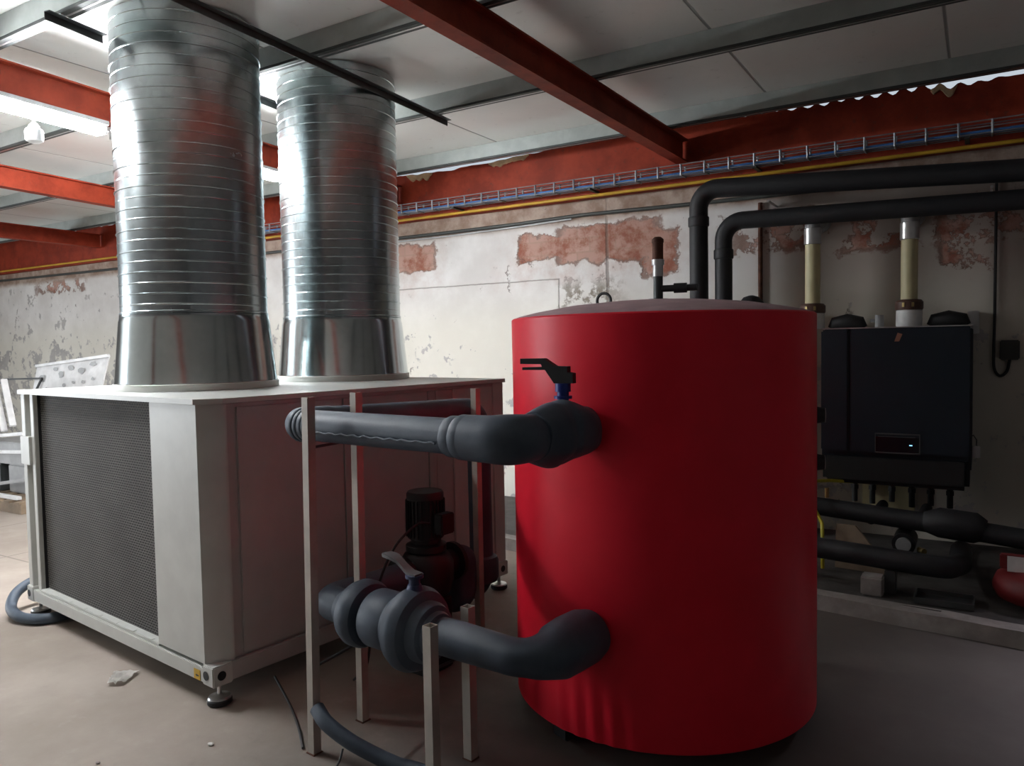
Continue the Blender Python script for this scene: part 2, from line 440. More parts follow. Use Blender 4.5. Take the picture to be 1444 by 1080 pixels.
beam = struct('trim_2', rbm, M['rust'])
# filler foam squeezed out over the beam
for cx, w, h in ((-5.05,.34,.07),(-3.95,.46,.06),(-2.55,.2,.03),(-.25,.17,.075)):
    ff = MB(); n = 22; zt = min(ragged(cx-w/2), ragged(cx), ragged(cx+w/2))
    up_, dn = [], []
    for i in range(n+1):
        x = cx - w/2 + w*i/n; e = min(1, i/3, (n-i)/3)
        up_.append(V((x, BF-.018, ragged(x)-.006+.006*noise.noise(V((x*30,1,1))))))
        dn.append(V((x, BF-.004-.012*e, ragged(x)-.012-e*h*(.45+.9*abs(noise.noise(V((x*11,4,4))))))))
    ub = [ff.bm.verts.new(p) for p in up_]; db = [ff.bm.verts.new(p) for p in dn]
    uk = [ff.bm.verts.new(V((p.x, BF-.001, p.z))) for p in up_]; dk = [ff.bm.verts.new(V((p.x, BF-.001, p.z-.004))) for p in dn]
    for a, b in ((ub,db),(db,dk),(dk,uk),(uk,ub)):
        for i in range(n): ff.bm.faces.new((a[i], a[i+1], b[i+1], b[i]))
    ff.bm.faces.new((ub[0],db[0],dk[0],uk[0])); ff.bm.faces.new((ub[-1],uk[-1],dk[-1],db[-1]))
    single('filler_foam', ff, M['foam_filler'], 'x', 'foam', smooth=60)['_fx'] = cx

# ------------------------------------------------------------------ roof steel
def rafter(x0, x1, y0, y1, zb, zt, w, label):
    mb = MB(); h = w/2; t = .012
    p0, p1 = V((x0,y0,0)), V((x1,y1,0))
    def at(z): return V((0,0,z))
    mb.bar(p0+at(zb+t/2), p1+at(zb+t/2), w, t); mb.bar(p0+at(zt-t/2), p1+at(zt-t/2), w, t)
    mb.bar(p0+at((zb+zt)/2), p1+at((zb+zt)/2), .011, zt-zb-2*t)
    return single('roof_beam', mb, M['rust'], label, 'beam', None, 0)
rafter(-2.28, -2.195, Y0+.02, 6.41, 3.135, 3.328, .105, 'rust red steel roof beam running overhead above the red tank')
rafter(-4.375, -5.33, -3.3, 6.41, 3.135, 3.328, .11, 'rust red roof beam with fluorescent lamps, passing behind the metal ducts')
rafter(-7.30, -7.98, 1.0, 6.41, 3.135, 3.328, .11, 'second red roof beam out from the ducts, lit orange along its lower flange')
rafter(-10.75, -10.93, 1.0, 6.41, 3.135, 3.328, .11, 'red roof beam furthest from the red tank, low against the old wall')
for yl, yr, lab in ((1.15, 1.15, 'galvanised roof purlin nearest the camera side, above the frame edge'),
                    (2.25, 2.22, 'galvanised roof purlin in front of the nearer duct, nearest the lit lamp end'),
                    (3.37, 3.33, 'galvanised roof purlin passing between the two ducts'),
                    (4.66, 4.63, 'galvanised roof purlin behind the farther duct, crossed by the bar end'),
                    (6.00, 6.02, 'galvanised eaves purlin just in front of the red eaves beam')):
    if yl < 2: continue
    xa, xb = X0+.05, X1-.05
    pu = thing('roof_purlin', lab, 'purlin', ((xa+xb)/2, (yl+yr)/2, 3.332))
    def prof(pts): return [V((xa, yl+p, q)) for p, q in pts]
    ex = (xb-xa, yr-yl, 0)
    MB().prism(prof([(-.034,3.352),(-.030,3.352),(-.030,3.466),(.02,3.466),(.02,3.469),(-.034,3.469)]), ex).build('web', M['purlin_web'], pu, 0)
    MB().prism(prof([(-.034,3.334),(-.004,3.334),(-.004,3.340),(-.034,3.351)]), ex).build('flange', M['purlin'], pu, 0)  # pale web, dark flange: lit and shaded faces put into the colours
    MB().prism(prof([(-.003,3.333),(.009,3.333),(.009,3.337),(-.003,3.337)]), ex).build('light_line', M['zincplate'], pu, 0)  # bright strip painted for the line of light between the flange halves
    MB().prism(prof([(.010,3.334),(.034,3.334),(.034,3.351),(.030,3.351),(.030,3.340),(.010,3.340)]), ex).build('flange', M['purlin'], pu, 0)
# angle bars bracing the ducts under the purlins
def angle(p, q, label):
    p, q = V(p), V(q); mb = MB(); d = (q-p).normalized(); s = d.cross(V((0,0,1)))
    mb.bar(p, q, .004, .042); mb.bar(p+s*.018+V((0,0,.019)), q+s*.018+V((0,0,.019)), .036, .004)
    return single('angle_bar', mb, M['dark_steel'], label, 'bracket bar', None, 0)
angle((-3.30,2.02,3.305), (-3.482,4.79,3.305), 'long dark steel angle bar under the purlins along the tank side of both ducts')
angle((-4.03,2.13,3.305), (-4.085,2.46,3.305), 'short dark steel angle bar sticking out from the nearer duct towards the lamp')
angle((-4.16,3.30,3.305), (-4.23,3.86,3.305), 'short dark steel angle bar spanning the gap between the two ducts')

# ------------------------------------------------------------------ fluorescent lamps
def lamp(y0, y1, label):
    def xx(y): return -4.72 - (y-.2)*.0982 + .0
    ym = (y0+y1)/2
    t = thing('fluorescent_lamp', label, 'lamp', (xx(ym), ym, 3.135), 'fluorescent lamps under the roof beam')
    p, q = V((xx(y0), y0, 0)), V((xx(y1), y1, 0)); d = (q-p).normalized()
    MB().bar(p+V((0,0,3.118)), q+V((0,0,3.118)), .145, .028, .003).build('housing', M['white_paint'], t)
    df = MB(); df.bar(p+d*.02+V((0,0,3.075)), q-d*.02+V((0,0,3.075)), .095, .058, .02); df.build('diffuser', M['lamp'], t)
    for a, b in ((p, p+d*.02), (q-d*.02, q)):
        MB().bar(a+V((0,0,3.076)), b+V((0,0,3.076)), .10, .06, .004).build('end_cap', M['white_plastic'], t)
    return t
lamp(1.25, 2.98, 'bright fluorescent lamp left of the nearer duct, with a small white fitting under it')
lamp(3.06, 4.62, 'lit fluorescent lamp glimpsed glowing in the gap between the two ducts')
sl = thing('hanging_fitting', 'small white cylindrical fitting hanging below the lit lamp', 'fitting', (-4.905, 2.50, 3.045))
MB().cyl((-4.905,2.50,3.044), (-4.905,2.50,3.0), .006).build('stem', M['grey_plastic'], sl)
MB().sweep([(-4.905,2.50,3.005),(-4.905,2.50,2.985),(-4.905,2.50,2.955)], [.012,.030,.034]).build('cap', M['grey_plastic'], sl)
MB().lathe((-4.905,2.50,0), [(.030,2.885),(.046,2.895),(.050,2.91),(.050,2.955),(.044,2.965)], 32).build('shade', M['lens'], sl)

# ------------------------------------------------------------------ air unit
un = thing('air_handling_unit', 'large pale grey air unit with a mesh coil front, carrying two round ducts', 'air conditioning unit', L(1.05,-1.04,0))
NL, ZB, ZT = -2.08, .10, 1.39
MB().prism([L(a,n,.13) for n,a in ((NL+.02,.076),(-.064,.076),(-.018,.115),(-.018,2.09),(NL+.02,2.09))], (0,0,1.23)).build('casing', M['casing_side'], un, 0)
MB().prism([L(a,n,1.366) for n,a in ((NL-.012,-.014),(-.062,-.014),(.012,.088),(.012,2.112),(NL-.012,2.112))], (0,0,ZT-1.366)).build('top_panel', M['casing'], un)
MB().box((-.487,0,.185), (-.064,.074,1.364), .002, 'L').build('front_panel', M['casing'], un)
MB().prism([L(a,n,.188) for n,a in ((-.063,.001),(-.001,.094),(-.001,.112),(-.016,.112),(-.016,.0745),(-.063,.0745))], (0,0,1.176)).build('corner_post', M['casing'], un)
MB().box((-.10,2.0,.19), (0,2.10,1.364), .002, 'L').build('corner_post', M['casing'], un)
pl = MB(); pl.box((NL,.0,.17), (NL+.055,.074,1.364), .003, 'L'); pl.box((NL+.055,.03,.17), (NL+.12,.074,1.364), .001, 'L'); pl.box((NL+.12,.006,.17), (NL+.165,.074,1.364), .003, 'L')
for k in range(6): pl.box((NL+.075,.026,.25+k*.19), (NL+.095,.031,.275+k*.19), 0, 'L')
pl.build('corner_post', M['casing'], un)
MB().box((NL-.004,-.012,.94), (NL+.13,.02,1.11), .003, 'L').build('latch_cover', M['casing'], un)
fr = MB(); fr.box((NL-.01,-.006,ZB), (0.004,.074,.170), .004, 'L'); fr.box((NL+.165,.002,.170), (-.487,.074,.186), .003, 'L')
for k in range(7): fr.box((-1.78+k*.19,.0,.1865), (-1.70+k*.19,.02,.1885), 0, 'L')
fr.build('base_rail', M['casing'], un)
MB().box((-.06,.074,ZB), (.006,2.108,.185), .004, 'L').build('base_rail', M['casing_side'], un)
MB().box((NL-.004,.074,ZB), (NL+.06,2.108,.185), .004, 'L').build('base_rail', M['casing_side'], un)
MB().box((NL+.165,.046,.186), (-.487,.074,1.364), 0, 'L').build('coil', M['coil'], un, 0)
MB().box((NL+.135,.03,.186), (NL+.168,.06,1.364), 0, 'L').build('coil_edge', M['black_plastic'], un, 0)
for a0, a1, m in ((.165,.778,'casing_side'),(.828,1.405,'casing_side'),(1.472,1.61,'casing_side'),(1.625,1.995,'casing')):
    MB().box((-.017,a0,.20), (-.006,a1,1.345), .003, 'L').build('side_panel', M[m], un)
MB().box((-.017,.783,.20), (-.001,.822,1.345), .002, 'L').build('mullion', M['casing_side'], un)
MB().box((-.017,1.41,.20), (-.001,1.466,1.345), .002, 'L').build('mullion', M['casing_side'], un)
MB().box((-.03,.098,1.347), (-.002,2.0,1.364), .002, 'L').build('top_rail', M['casing_side'], un)
for a, n in ((.045,-.03),(2.06,-.03),(.045,NL+.03),(2.06,NL+.03)):
    blk = MB().box((n-.045,a-.055,ZB-.005), (n+.045,a+.045,ZB+.088), .005, 'L').build('corner_block', M['casing'], un)
    for p, d in ((L(a-.056,n-.012,.142), -AV), (L(a-.012,n+.0455,.142), NV)):
        MB().cyl(p, p+d*.002, .021, seg=20).build('lifting_hole', M['black_plastic'], blk)
    ft = MB().cyl(L(a,n,.028), L(a,n,ZB-.004), .0105, seg=16).build('levelling_foot', M['zincplate'], un)
    pd = MB().lathe(L(a,n,0), [(.050,.001),(.055,.006),(.055,.022),(.050,.028)], 32).build('rubber_pad', M['black_rubber'], ft)
    MB().lathe(L(a,n,0), [(.052,.028),(.048,.036),(.02,.042),(.014,.046)], 32).build('pad_plate', M['zincplate'], ft)
stk = MB().box((-.150,-.0085,.105), (-.098,-.0065,.152), 0, 'L').build('warning_sticker', M['sticker'], un, 0)
ar = MB()
for poly in ([(-.137,.125),(-.122,.131),(-.122,.128),(-.108,.128),(-.108,.122),(-.122,.122),(-.122,.119)],):
    ar.prism([L(-.0088, n, z) for n, z in poly], -AV*.0006)
ar.build('arrow_mark', M['black_plastic'], stk, 0)

# ------------------------------------------------------------------ ducts
def duct(cx, cy, R, RB, label):
    t = thing('ventilation_duct', label, 'duct', (cx, cy, 1.391), 'round ducts rising through the roof')
    c = V((cx, cy, 0))
    MB().lathe(c, [(RB+.006,1.3915),(RB+.006,1.425),(RB+.001,1.428),(RB-.004,1.428)], 96).build('base_collar', M['casing'], t)
    MB().lathe(c, [(RB,1.4285),(RB-.004,1.435),(R+.012,1.775),(R+.006,1.795),(R+.006,1.812)], 96).build('reducer_cone', M['sheet'], t, 60)
    prof = [(R,1.812)]; z = 1.822; k = 0
    prof += [(R+.005,1.816),(R+.005,1.826),(R,1.830)]
    z = 1.862
    while z < 3.44:
        h = .0045 if k % 2 else .0012
        prof += [(R,z-.0045),(R+h,z-.002),(R+h,z+.002),(R,z+.0045)]
        z += .0575; k += 1
    prof.append((R,3.462))
    MB().lathe(c, prof, 128).build('spiral_pipe', M['zinc'], t, 7)
    return t
duct(-3.943, 2.874, .401, .449, 'nearer spiral-ribbed galvanised duct standing on the grey air unit')
duct(-3.838, 3.980, .400, .449, 'farther spiral-ribbed galvanised duct standing on the grey air unit')

# ------------------------------------------------------------------ red tank
TC = V((-1.217, 3.225, 0)); TR = .650
tk = thing('buffer_tank', 'big red jacketed buffer tank standing in the middle of the room', 'tank', TC)
jk = MB()
seg = 220; zs = [.082,.088,.10,.13,.16,.20,.24,.28,.32,.36,.42,.50,.62,.80,1.0,1.2,1.4,1.55,1.66,1.70,1.712,1.718]
ang0 = math.atan2(-(TC.y-.0), -(TC.x-0))                 # direction facing the doorway side
rings = []
for z in zs:
    ring = []
    for k in range(seg):
        th = 2*PI*k/seg; r = TR
        if z < .086: r -= .008
        if z > 1.714: r -= .007
        if z < .40:                                         # creased foot of the jacket
            d = (th - (ang0 - .42) + PI) % (2*PI) - PI
            if abs(d) < .30:
                env = math.cos(d/.30*PI/2)**.6 * max(0, 1-abs(z-.18)/.22)
                r += .0065*env*math.sin(d*52 + z*5)
        r += .0025*math.sin(3*th)*math.sin(z*2)
        ring.append(jk.bm.verts.new(TC + V((r*math.cos(th), r*math.sin(th), z))))
    rings.append(ring)
for i in range(len(rings)-1):
    for k in range(seg):
        jk.bm.faces.new((rings[i][k], rings[i][(k+1)%seg], rings[i+1][(k+1)%seg], rings[i+1][k]))
jk.bm.faces.new(rings[0][::-1]); jk.bm.faces.new(rings[-1])
jk.build('jacket', M['red'], tk, 40)
MB().lathe(TC, [(TR-.012,1.7185),(TR-.03,1.726),(.55,1.742),(.40,1.768),(.22,1.785),(.08,1.791),(.02,1.792)], 96).build('lid', M['lid'], tk, 60)
for k in range(3):
    th = ang0 + PI/3 + k*2*PI/3 + .28
    MB().obox(TC + V((math.cos(th)*.53, math.sin(th)*.53, .041)), (.13,.09,.080), Matrix.Rotation(th,3,'Z'), .006).build('foot', M['black_rubber'], tk)
# lifting eye and vent stack on the lid
lg = MB(); lp = TC + V((-.30,.08,1.776)); lg.sweep([lp + V((.035*math.cos(a), 0, .03+.035*math.sin(a))) for a in [i*2*PI/20 for i in range(21)]], .007, 10, False)
lg.build('lifting_eye', M['dark_steel'], tk)
vs = MB().cyl(TC+V((-.02,.05,1.785)), TC+V((-.02,.05,1.90)), .021).cyl(TC+V((-.02,.05,1.788)), TC+V((-.02,.05,1.800)), .045).build('vent_pipe', M['dark_steel'], tk)
MB().cyl(TC+V((-.02,.05,1.90)), TC+V((-.02,.05,1.965)), .023).cyl(TC+V((-.02,.05,1.95)), TC+V((-.02,.05,1.975)), .028).build('union', M['zincplate'], vs)
MB().cyl(TC+V((-.02,.05,1.975)), TC+V((-.02,.05,2.055)), .024).lathe(TC+V((-.02,.05,0)), [(.027,2.05),(.026,2.065),(.015,2.075)], 20).build('air_vent', M['rusty'], vs)
bp = TC+V((-.02,.05,1.845))
MB().cyl(bp+V((.015,0,0)), bp+V((.17,.03,0)), .015).cyl(bp+V((.07,.01,0)), bp+V((.125,.022,0)), .022).build('branch_valve', M['black_rubber'], vs)
# thermometer wells on the flank towards the boiler
for z, y in ((1.29, .235), (1.09, .26)):
    th = math.atan2(y, 1.0) + .0
    d = V((math.cos(th), math.sin(th), 0)); p = TC + d*(TR+.001) + V((0,0,z))
    o = MB().cyl(p, p+d*.03, .035, .030, 24).build('thermometer', M['black_plastic'], tk)
    MB().cyl(p+d*.0305, p+d*.034, .030, .030, 24).build('dial', M['grey_plastic'], o)

# ------------------------------------------------------------------ insulated pipes between tank and unit
def tank_touch(a, z, n=1.60):
    p0 = L(a, n, z); d = AV; rel = p0 - V((TC.x, TC.y, z))
    b = rel.dot(d); c = rel.length_squared - (TR+.002)**2
    return p0 + d*(-b - math.sqrt(b*b - c))
up = thing('insulated_pipe', 'black insulated pipe from the upper tank port, looping back past the air unit', 'pipe', L(.158,1.0,1.29))
ZU, RU = 1.29, .064
t1 = tank_touch(.2, ZU, 1.605)
MB().cyl(L(.158,.545,ZU), L(.162,1.34,ZU), RU).build('pipe_run', M['foam'], up)
seamm = MB(); sp = []
for i in range(40):
    n = .60 + i*.0185
    sp.append(L(.158-RU-.001, n, ZU-.018+.003*math.sin(i*1.7)+.003*noise.noise(V((i*.6,0,0)))))
seamm.sweep(sp, .004, 8); seamm.build('glued_seam', M['foam'], up)
for n, w, r in ((1.36,.055,.073),(1.405,.05,.079)):
    MB().cyl(L(.16,n-w/2,ZU), L(.16,n+w/2,ZU), r, bev=.010, seg=40).build('collar', M['foam'], up)
el = fillet([L(.16,1.42,ZU), L(.165,1.60,ZU), L(.34,1.605,ZU)], .09, 10)
MB().sweep(el, [.079 + .006*math.sin(i*PI/(len(el)-1)) for i in range(len(el))], 40).build('elbow', M['foam'], up)
vb = []; rr = []
e0 = L(.27,1.605,ZU); L1 = (t1-e0).length
for i in range(25):
    s = i/24; vb.append(e0 + (t1-e0)*s)
    r = .088 + .028*math.sin(PI*min(1, s*1.15))**.8 - (.006 if abs(s-.36) < .03 else 0)
    if s > .94: r -= .02*(s-.94)/.06
    rr.append(r)
MB().sweep(vb, rr, 44, True, .018).build('valve_body', M['foam'], up)
vk = L(.46,1.605,ZU+.10)
hb = MB().cyl(vk, vk+V((0,0,.055)), .021).cyl(vk+V((0,0,.045)), vk+V((0,0,.075)), .028).cyl(vk+V((0,0,.02)), vk+V((0,0,.03)), .032)
stem = hb.build('valve_stem', M['blue_plastic'], up)
hv = MB(); hd = -NV*.93 - AV*.2; hd.normalize(); hs = V((0,0,1))
o0 = vk + V((0,0,.075))
hk = .80
poly = [o0+hd*(-.055*hk)+hs*(0*hk), o0+hd*(-.055*hk)+hs*(.045*hk), o0+hd*(-.03*hk)+hs*(.05*hk), o0+hd*(-.03*hk)+hs*(.075*hk), o0+hd*(.03*hk)+hs*(.077*hk), o0+hd*(.085*hk)+hs*(.112*hk), o0+hd*(.20*hk)+hs*(.112*hk), o0+hd*(.20*hk)+hs*(.088*hk), o0+hd*(.098*hk)+hs*(.086*hk),
        o0+hd*(.092*hk)+hs*(.074*hk), o0+hd*(.19*hk)+hs*(.072*hk), o0+hd*(.19*hk)+hs*(.060*hk), o0+hd*(.078*hk)+hs*(.060*hk), o0+hd*(.035*hk)+hs*(.0*hk)]
sd = hd.cross(hs)*.016
hv.prism([p - sd for p in poly], sd*2); hv.build('valve_handle', M['black_plastic'], up, 0)
# end elbow by the unit, return run and drop to the pump
e2 = fillet([L(.158,.58,ZU), L(.158,.452,ZU), L(.33,.452,ZU)], .085, 12)
MB().sweep(e2, [.066+.005*math.sin(i*PI/(len(e2)-1)) for i in range(len(e2))], 40).build('elbow', M['foam'], up)
for i, nn in enumerate((.545,.515,.488)):
    MB().cyl(L(.158,nn,ZU), L(.158,nn+.022,ZU), .0695+.0012*i, bev=.006, seg=40).build('tape_band', M['foam'], up)
pr = fillet([L(.30,.452,ZU), L(1.32,.455,1.265), L(1.33,.455,.27), L(1.33,.012,.25)], [0,.11,.12,0], 10)
MB().sweep(pr, .063, 32).build('return_run', M['foam'], up)
MB().cyl(L(1.329,.455,.32), L(1.329,.455,.47), .092, bev=.03, seg=36).build('flange_wrap', M['foam'], up)

lo = thing('insulated_pipe', 'black insulated pipe with flanged valve from the lower tank port to the pump', 'pipe', L(.28,1.0,.5))
ZL = .505; RL = .068
t2 = tank_touch(.3, ZL, 1.60)
pth = fillet([L(.275,1.02,ZL), L(.285,1.595,ZL), t2], [0,.13,0], 12)
nrun = len(pth)
k0 = 5; rl = [RL if i <= k0 else RL + .036*((i-k0)/(len(pth)-1-k0))**1.2 for i in range(len(pth))]; rl[-1] = RL+.03
mid = pth[-2].lerp(pth[-1], .35); mid2 = pth[-2].lerp(pth[-1], .75)
pth = pth[:-1] + [mid, mid2, pth[-1]]; rl = rl[:-1] + [RL+.034, RL+.037, RL+.026]
pth = [pth[0], pth[0].lerp(pth[1], .5)] + pth[1:]; rl = [rl[0], rl[0]] + rl[1:]
MB().sweep(pth, rl, 44, True, .006).build('pipe_run', M['foam'], lo)
# valve with insulation wraps
def wrap(n0, n1, r, bev, name='insulation_wrap', a=.272):
    return MB().cyl(L(a,n0,ZL), L(a,n1,ZL), r, bev=bev, seg=48).build(name, M['foam'], lo)
wrap(.90,1.13,.118,.035); wrap(1.10,1.155,.088,.02)
wrap(.965,1.075,.165,.045,'valve_body'); wrap(.79,.94,.118,.02)
wrap(.665,.775,.138,.038,'flange_wrap'); wrap(.77,.795,.088,.006); wrap(.595,.685,.078,.01)
le = fillet([L(.272,.60,ZL), L(.272,.475,ZL), L(.42,.475,ZL)], .085, 10)
MB().sweep(le, .072, 36).build('elbow', M['foam'], lo)
MB().cyl(L(.40,.475,ZL), L(.70,.477,ZL), .066, seg=32).build('pipe_run', M['foam'], lo)
vk = L(.272,1.02,ZL+.140)
st2 = MB().cyl(vk, vk+V((0,0,.035)), .04, .026).cyl(vk+V((0,0,.03)), vk+V((0,0,.065)), .022).cyl(vk+V((0,0,.062)), vk+V((0,0,.074)), .036).build('valve_stem', M['dull_blue'], lo)
hd = (-NV*.95 + AV*.02).normalized(); o0 = vk+V((0,0,.070)); sd = hd.cross(V((0,0,1)))
hp = MB(); wdt = [(-.025,0,.022),(.02,.004,.022),(.05,.020,.018),(.085,.042,.018),(.115,.052,.026),(.155,.056,.024),(.175,.053,.012)]
va = []
for s, h, w in wdt:
    c = o0 + hd*s + V((0,0,h+.004))
    va.append([hp.bm.verts.new(c+sd*w+V((0,0,.006))), hp.bm.verts.new(c-sd*w+V((0,0,.006))), hp.bm.verts.new(c-sd*w-V((0,0,.008))), hp.bm.verts.new(c+sd*w-V((0,0,.008)))])
for i in range(len(va)-1):
    for k in range(4): hp.bm.faces.new((va[i][k], va[i][(k+1)%4], va[i+1][(k+1)%4], va[i+1][k]))
hp.bm.faces.new(va[0]); hp.bm.faces.new(va[-1][::-1])
hp.build('valve_handle', M['cast_grey'], lo)

# ------------------------------------------------------------------ pump
pm = thing('circulation_pump', 'dark circulation pump with upright finned motor beside the air unit', 'pump', L(.87,.48,0))
b = MB(); b.cyl(L(.705,.478,.50), L(.73,.478,.50), .098, seg=32); b.cyl(L(.73,.478,.50), L(1.06,.478,.50), .062, seg=32); b.cyl(L(1.06,.478,.50), L(1.085,.478,.50), .098, seg=32)
b.lathe(L(.88,.48,0), [(.06,.36),(.115,.39),(.135,.45),(.135,.54),(.11,.585),(.085,.60)], 40)
b.build('pump_body', M['pump'], pm)
MB().lathe(L(.88,.48,0), [(.10,.601),(.10,.63),(.075,.64),(.075,.66)], 40).build('lantern', M['pump'], pm)
mt = MB(); prof = []
mt.lathe(L(.88,.48,0), [(.074,.66),(.088,.665),(.088,.86),(.092,.862),(.092,.885),(.085,.895),(.03,.898)], 48)
for k in range(28):
    th = k*2*PI/28; c0 = L(.88,.48,.765) + V((math.cos(th)*.092, math.sin(th)*.092, 0))
    mt.obox(c0, (.012,.003,.18), Matrix.Rotation(th,3,'Z'))
mt.build('motor', M['pump'], pm)
MB().box((.585,.83,.70), (.64,.92,.80), .006, 'L').build('terminal_box', M['black_plastic'], pm)
ca = spline([L(.80,.59,.76), L(.70,.60,.775), L(.56,.60,.70), L(.50,.56,.55), L(.50,.50,.35), L(.53,.42,.12), L(.55,.30,.012)], 8)
MB().sweep(ca, .006, 10).build('power_cable', M['black_rubber'], pm)
pbm = MB(); pbm.box((.40,.78,.0), (.56,.98,.36), .01, 'L'); pbm.build('pedestal', M['pump'], pm)
# discharge side, insulated, running on to the unit
ds = thing('insulated_pipe', 'short dark insulated bend from the pump outlet down into the air unit', 'pipe', L(1.33,.46,.30))
q = fillet([L(1.088,.478,.50), L(1.155,.478,.50), L(1.155,.478,.26), L(1.155,.012,.25)], [0,.06,.10,0], 8)
MB().sweep(q, .070, 28).build('pipe_run', M['foam'], ds)

# ------------------------------------------------------------------ steel stands for the pipes
def tube(p, z0, z1, w=.036, lean=V((0,0,0))):
    p = V(p); mb = MB(); h = w/2
    o = [p + NV*sx*h + AV*sy*h for sx, sy in ((-1,-1),(1,-1),(1,1),(-1,1))]
    i = [p + NV*sx*(h-.003) + AV*sy*(h-.003) for sx, sy in ((-1,-1),(1,-1),(1,1),(-1,1))]
    bo = [mb.bm.verts.new(V((v.x,v.y,z0))) for v in o]; to = [mb.bm.verts.new(V((v.x,v.y,z1))+lean) for v in o]
    ti = [mb.bm.verts.new(V((v.x,v.y,z1))+lean) for v in i]; di = [mb.bm.verts.new(V((v.x,v.y,z1-.12))+lean*.92) for v in i]
    for k in range(4):
        n = (k+1) % 4
        mb.bm.faces.new((bo[k],bo[n],to[n],to[k])); mb.bm.faces.new((to[k],to[n],ti[n],ti[k])); mb.bm.faces.new((ti[k],ti[n],di[n],di[k]))
    mb.bm.faces.new(bo[::-1]); mb.bm.faces.new(di)
    return mb
s1 = thing('pipe_stand', 'tall steel stand of two square posts holding the upper insulated pipe', 'stand', L(.18,.66,0))
for a, n, ln in ((.034,.676,.028),(.325,.628,.012)):
    tube(L(a,n,0), .004, 1.418, .036, NV*ln).build('post', M['steel_post'], s1, 0)
    MB().obox(L(a,n,.003), (.046,.046,.004), ROTL).build('foot_plate', M['rusty'], s1)
MB().cyl(L(.052,.690,ZU-RU-.007), L(.306,.640,ZU-RU-.007), .006, seg=10).build('threaded_rod', M['dark_steel'], s1)
MB().cyl(L(.052,.686,ZL-.155), L(.306,.636,ZL-.155), .006, seg=10).build('threaded_rod', M['dark_steel'], s1)
s2 = thing('pipe_stand', 'low steel stand of two open-topped square posts astride the lower pipe', 'stand', L(.25,1.24,0))
for a, n in ((.142,1.228),(.372,1.205)):
    tube(L(a,n,0), .004, .602, .040).build('post', M['steel_post'], s2, 0)
    MB().obox(L(a,n,.003), (.046,.046,.004), ROTL).build('foot_plate', M['rusty'], s2)
MB().cyl(L(.160,1.222,ZL-RL-.007), L(.350,1.222,ZL-RL-.007), .006, seg=10).build('threaded_rod', M['dark_steel'], s2)
s3 = thing('pipe_stand', 'single slim steel post in front of the upright insulated pipe', 'stand', L(1.2,.55,0))
tube(L(1.2,.545,0), .004, 1.385, .036).build('post', M['steel_post'], s3, 0)
MB().obox(L(1.2,.545,.003), (.046,.046,.004), ROTL).build('foot_plate', M['rusty'], s3)

# ------------------------------------------------------------------ floor hoses and litter
hs = spline([L(.03,.705,.19), L(.02,.78,.155), L(.05,.90,.10), L(.11,1.05,.046), L(.14,1.2,.036), L(.02,1.38,.036), L(-.25,1.52,.036), L(-.6,1.58,.036), L(-1.0,1.55,.036)], 10)
single('drain_hose', MB().sweep(hs, .029, 20), M['foam'], 'dark flexible hose curving over the floor between the pipe stands', 'hose')
single('cable_tie', MB().sweep(spline([L(.02,.87,.085), L(.0,.875,.05), L(-.02,.87,.02), L(-.03,.885,.006)],6), .004, 8), M['black_rubber'], 'thin black tie end hanging off the floor hose', 'cable tie')
hq = spline([L(.30,-1.88,.032), L(.12,-1.80,.032), L(-.02,-1.82,.034), L(-.10,-1.95,.04), L(-.10,-2.10,.07), L(-.02,-2.22,.125), L(.12,-2.27,.16), L(.26,-2.24,.14), L(.34,-2.14,.06)], 10)
single('drain_hose', MB().sweep(hq, .031, 20), M['foam'], 'thick grey hose looped around the mesh-front corner foot of the air unit', 'hose')
cb = spline([L(.35,-.05,.008), L(.22,.25,.007), L(.12,.45,.007), L(.02,.62,.007)], 8)
single('floor_cable', MB().sweep(cb, .006, 8), M['black_rubber'], 'thin black cable on the floor from under the air unit to the tall stand', 'cable')
# crumpled paper
pp = MB(); N_ = 9; gv = []
pc = V((-3.67, 2.19, .004))
pc = V((-3.585, 2.115, .004))
for i in range(N_):
    for j in range(N_):
        x, y = (i/(N_-1)-.5)*.15, (j/(N_-1)-.5)*.10
        z = .004 + .028*abs(noise.noise(V((x*22,y*22,2)))) + .022*abs(noise.noise(V((x*40,y*35,8))))
        gv.append(pp.bm.verts.new(pc + Matrix.Rotation(-.9,3,'Z') @ V((x*(1+.3*noise.noise(V((y*20,3,1)))), y*(1-.5*x/.15), z))))
for i in range(N_-1):
    for j in range(N_-1):
        pp.bm.faces.new((gv[i*N_+j], gv[(i+1)*N_+j], gv[(i+1)*N_+j+1], gv[i*N_+j+1]))
r_ = bmesh.ops.solidify(pp.bm, geom=pp.bm.faces[:], thickness=.002)
single('crumpled_paper', pp, M['paper'], 'crumpled white paper scrap lying on the floor before the air unit', 'paper', None, 20)
for px, py, sx, lab in ((-2.66,1.93,.022,'tiny pale crumb on the floor near the air unit corner foot'),(-2.93,1.62,.016,'tiny dark pebble on the bare floor in front of the air unit')):
    pb = MB(); bmesh.ops.create_icosphere(pb.bm, subdivisions=2, radius=.5, matrix=Matrix.Translation((px,py,sx*.25)) @ Matrix.Diagonal((sx*1.3,sx,sx*.5,1)))
    for v in pb.bm.verts: v.co += V((noise.noise(v.co*90),noise.noise(v.co*80+V((3,0,0))),0))*.004
    single('debris', pb, M['paper'] if sx > .02 else M['concrete'], lab, 'debris')

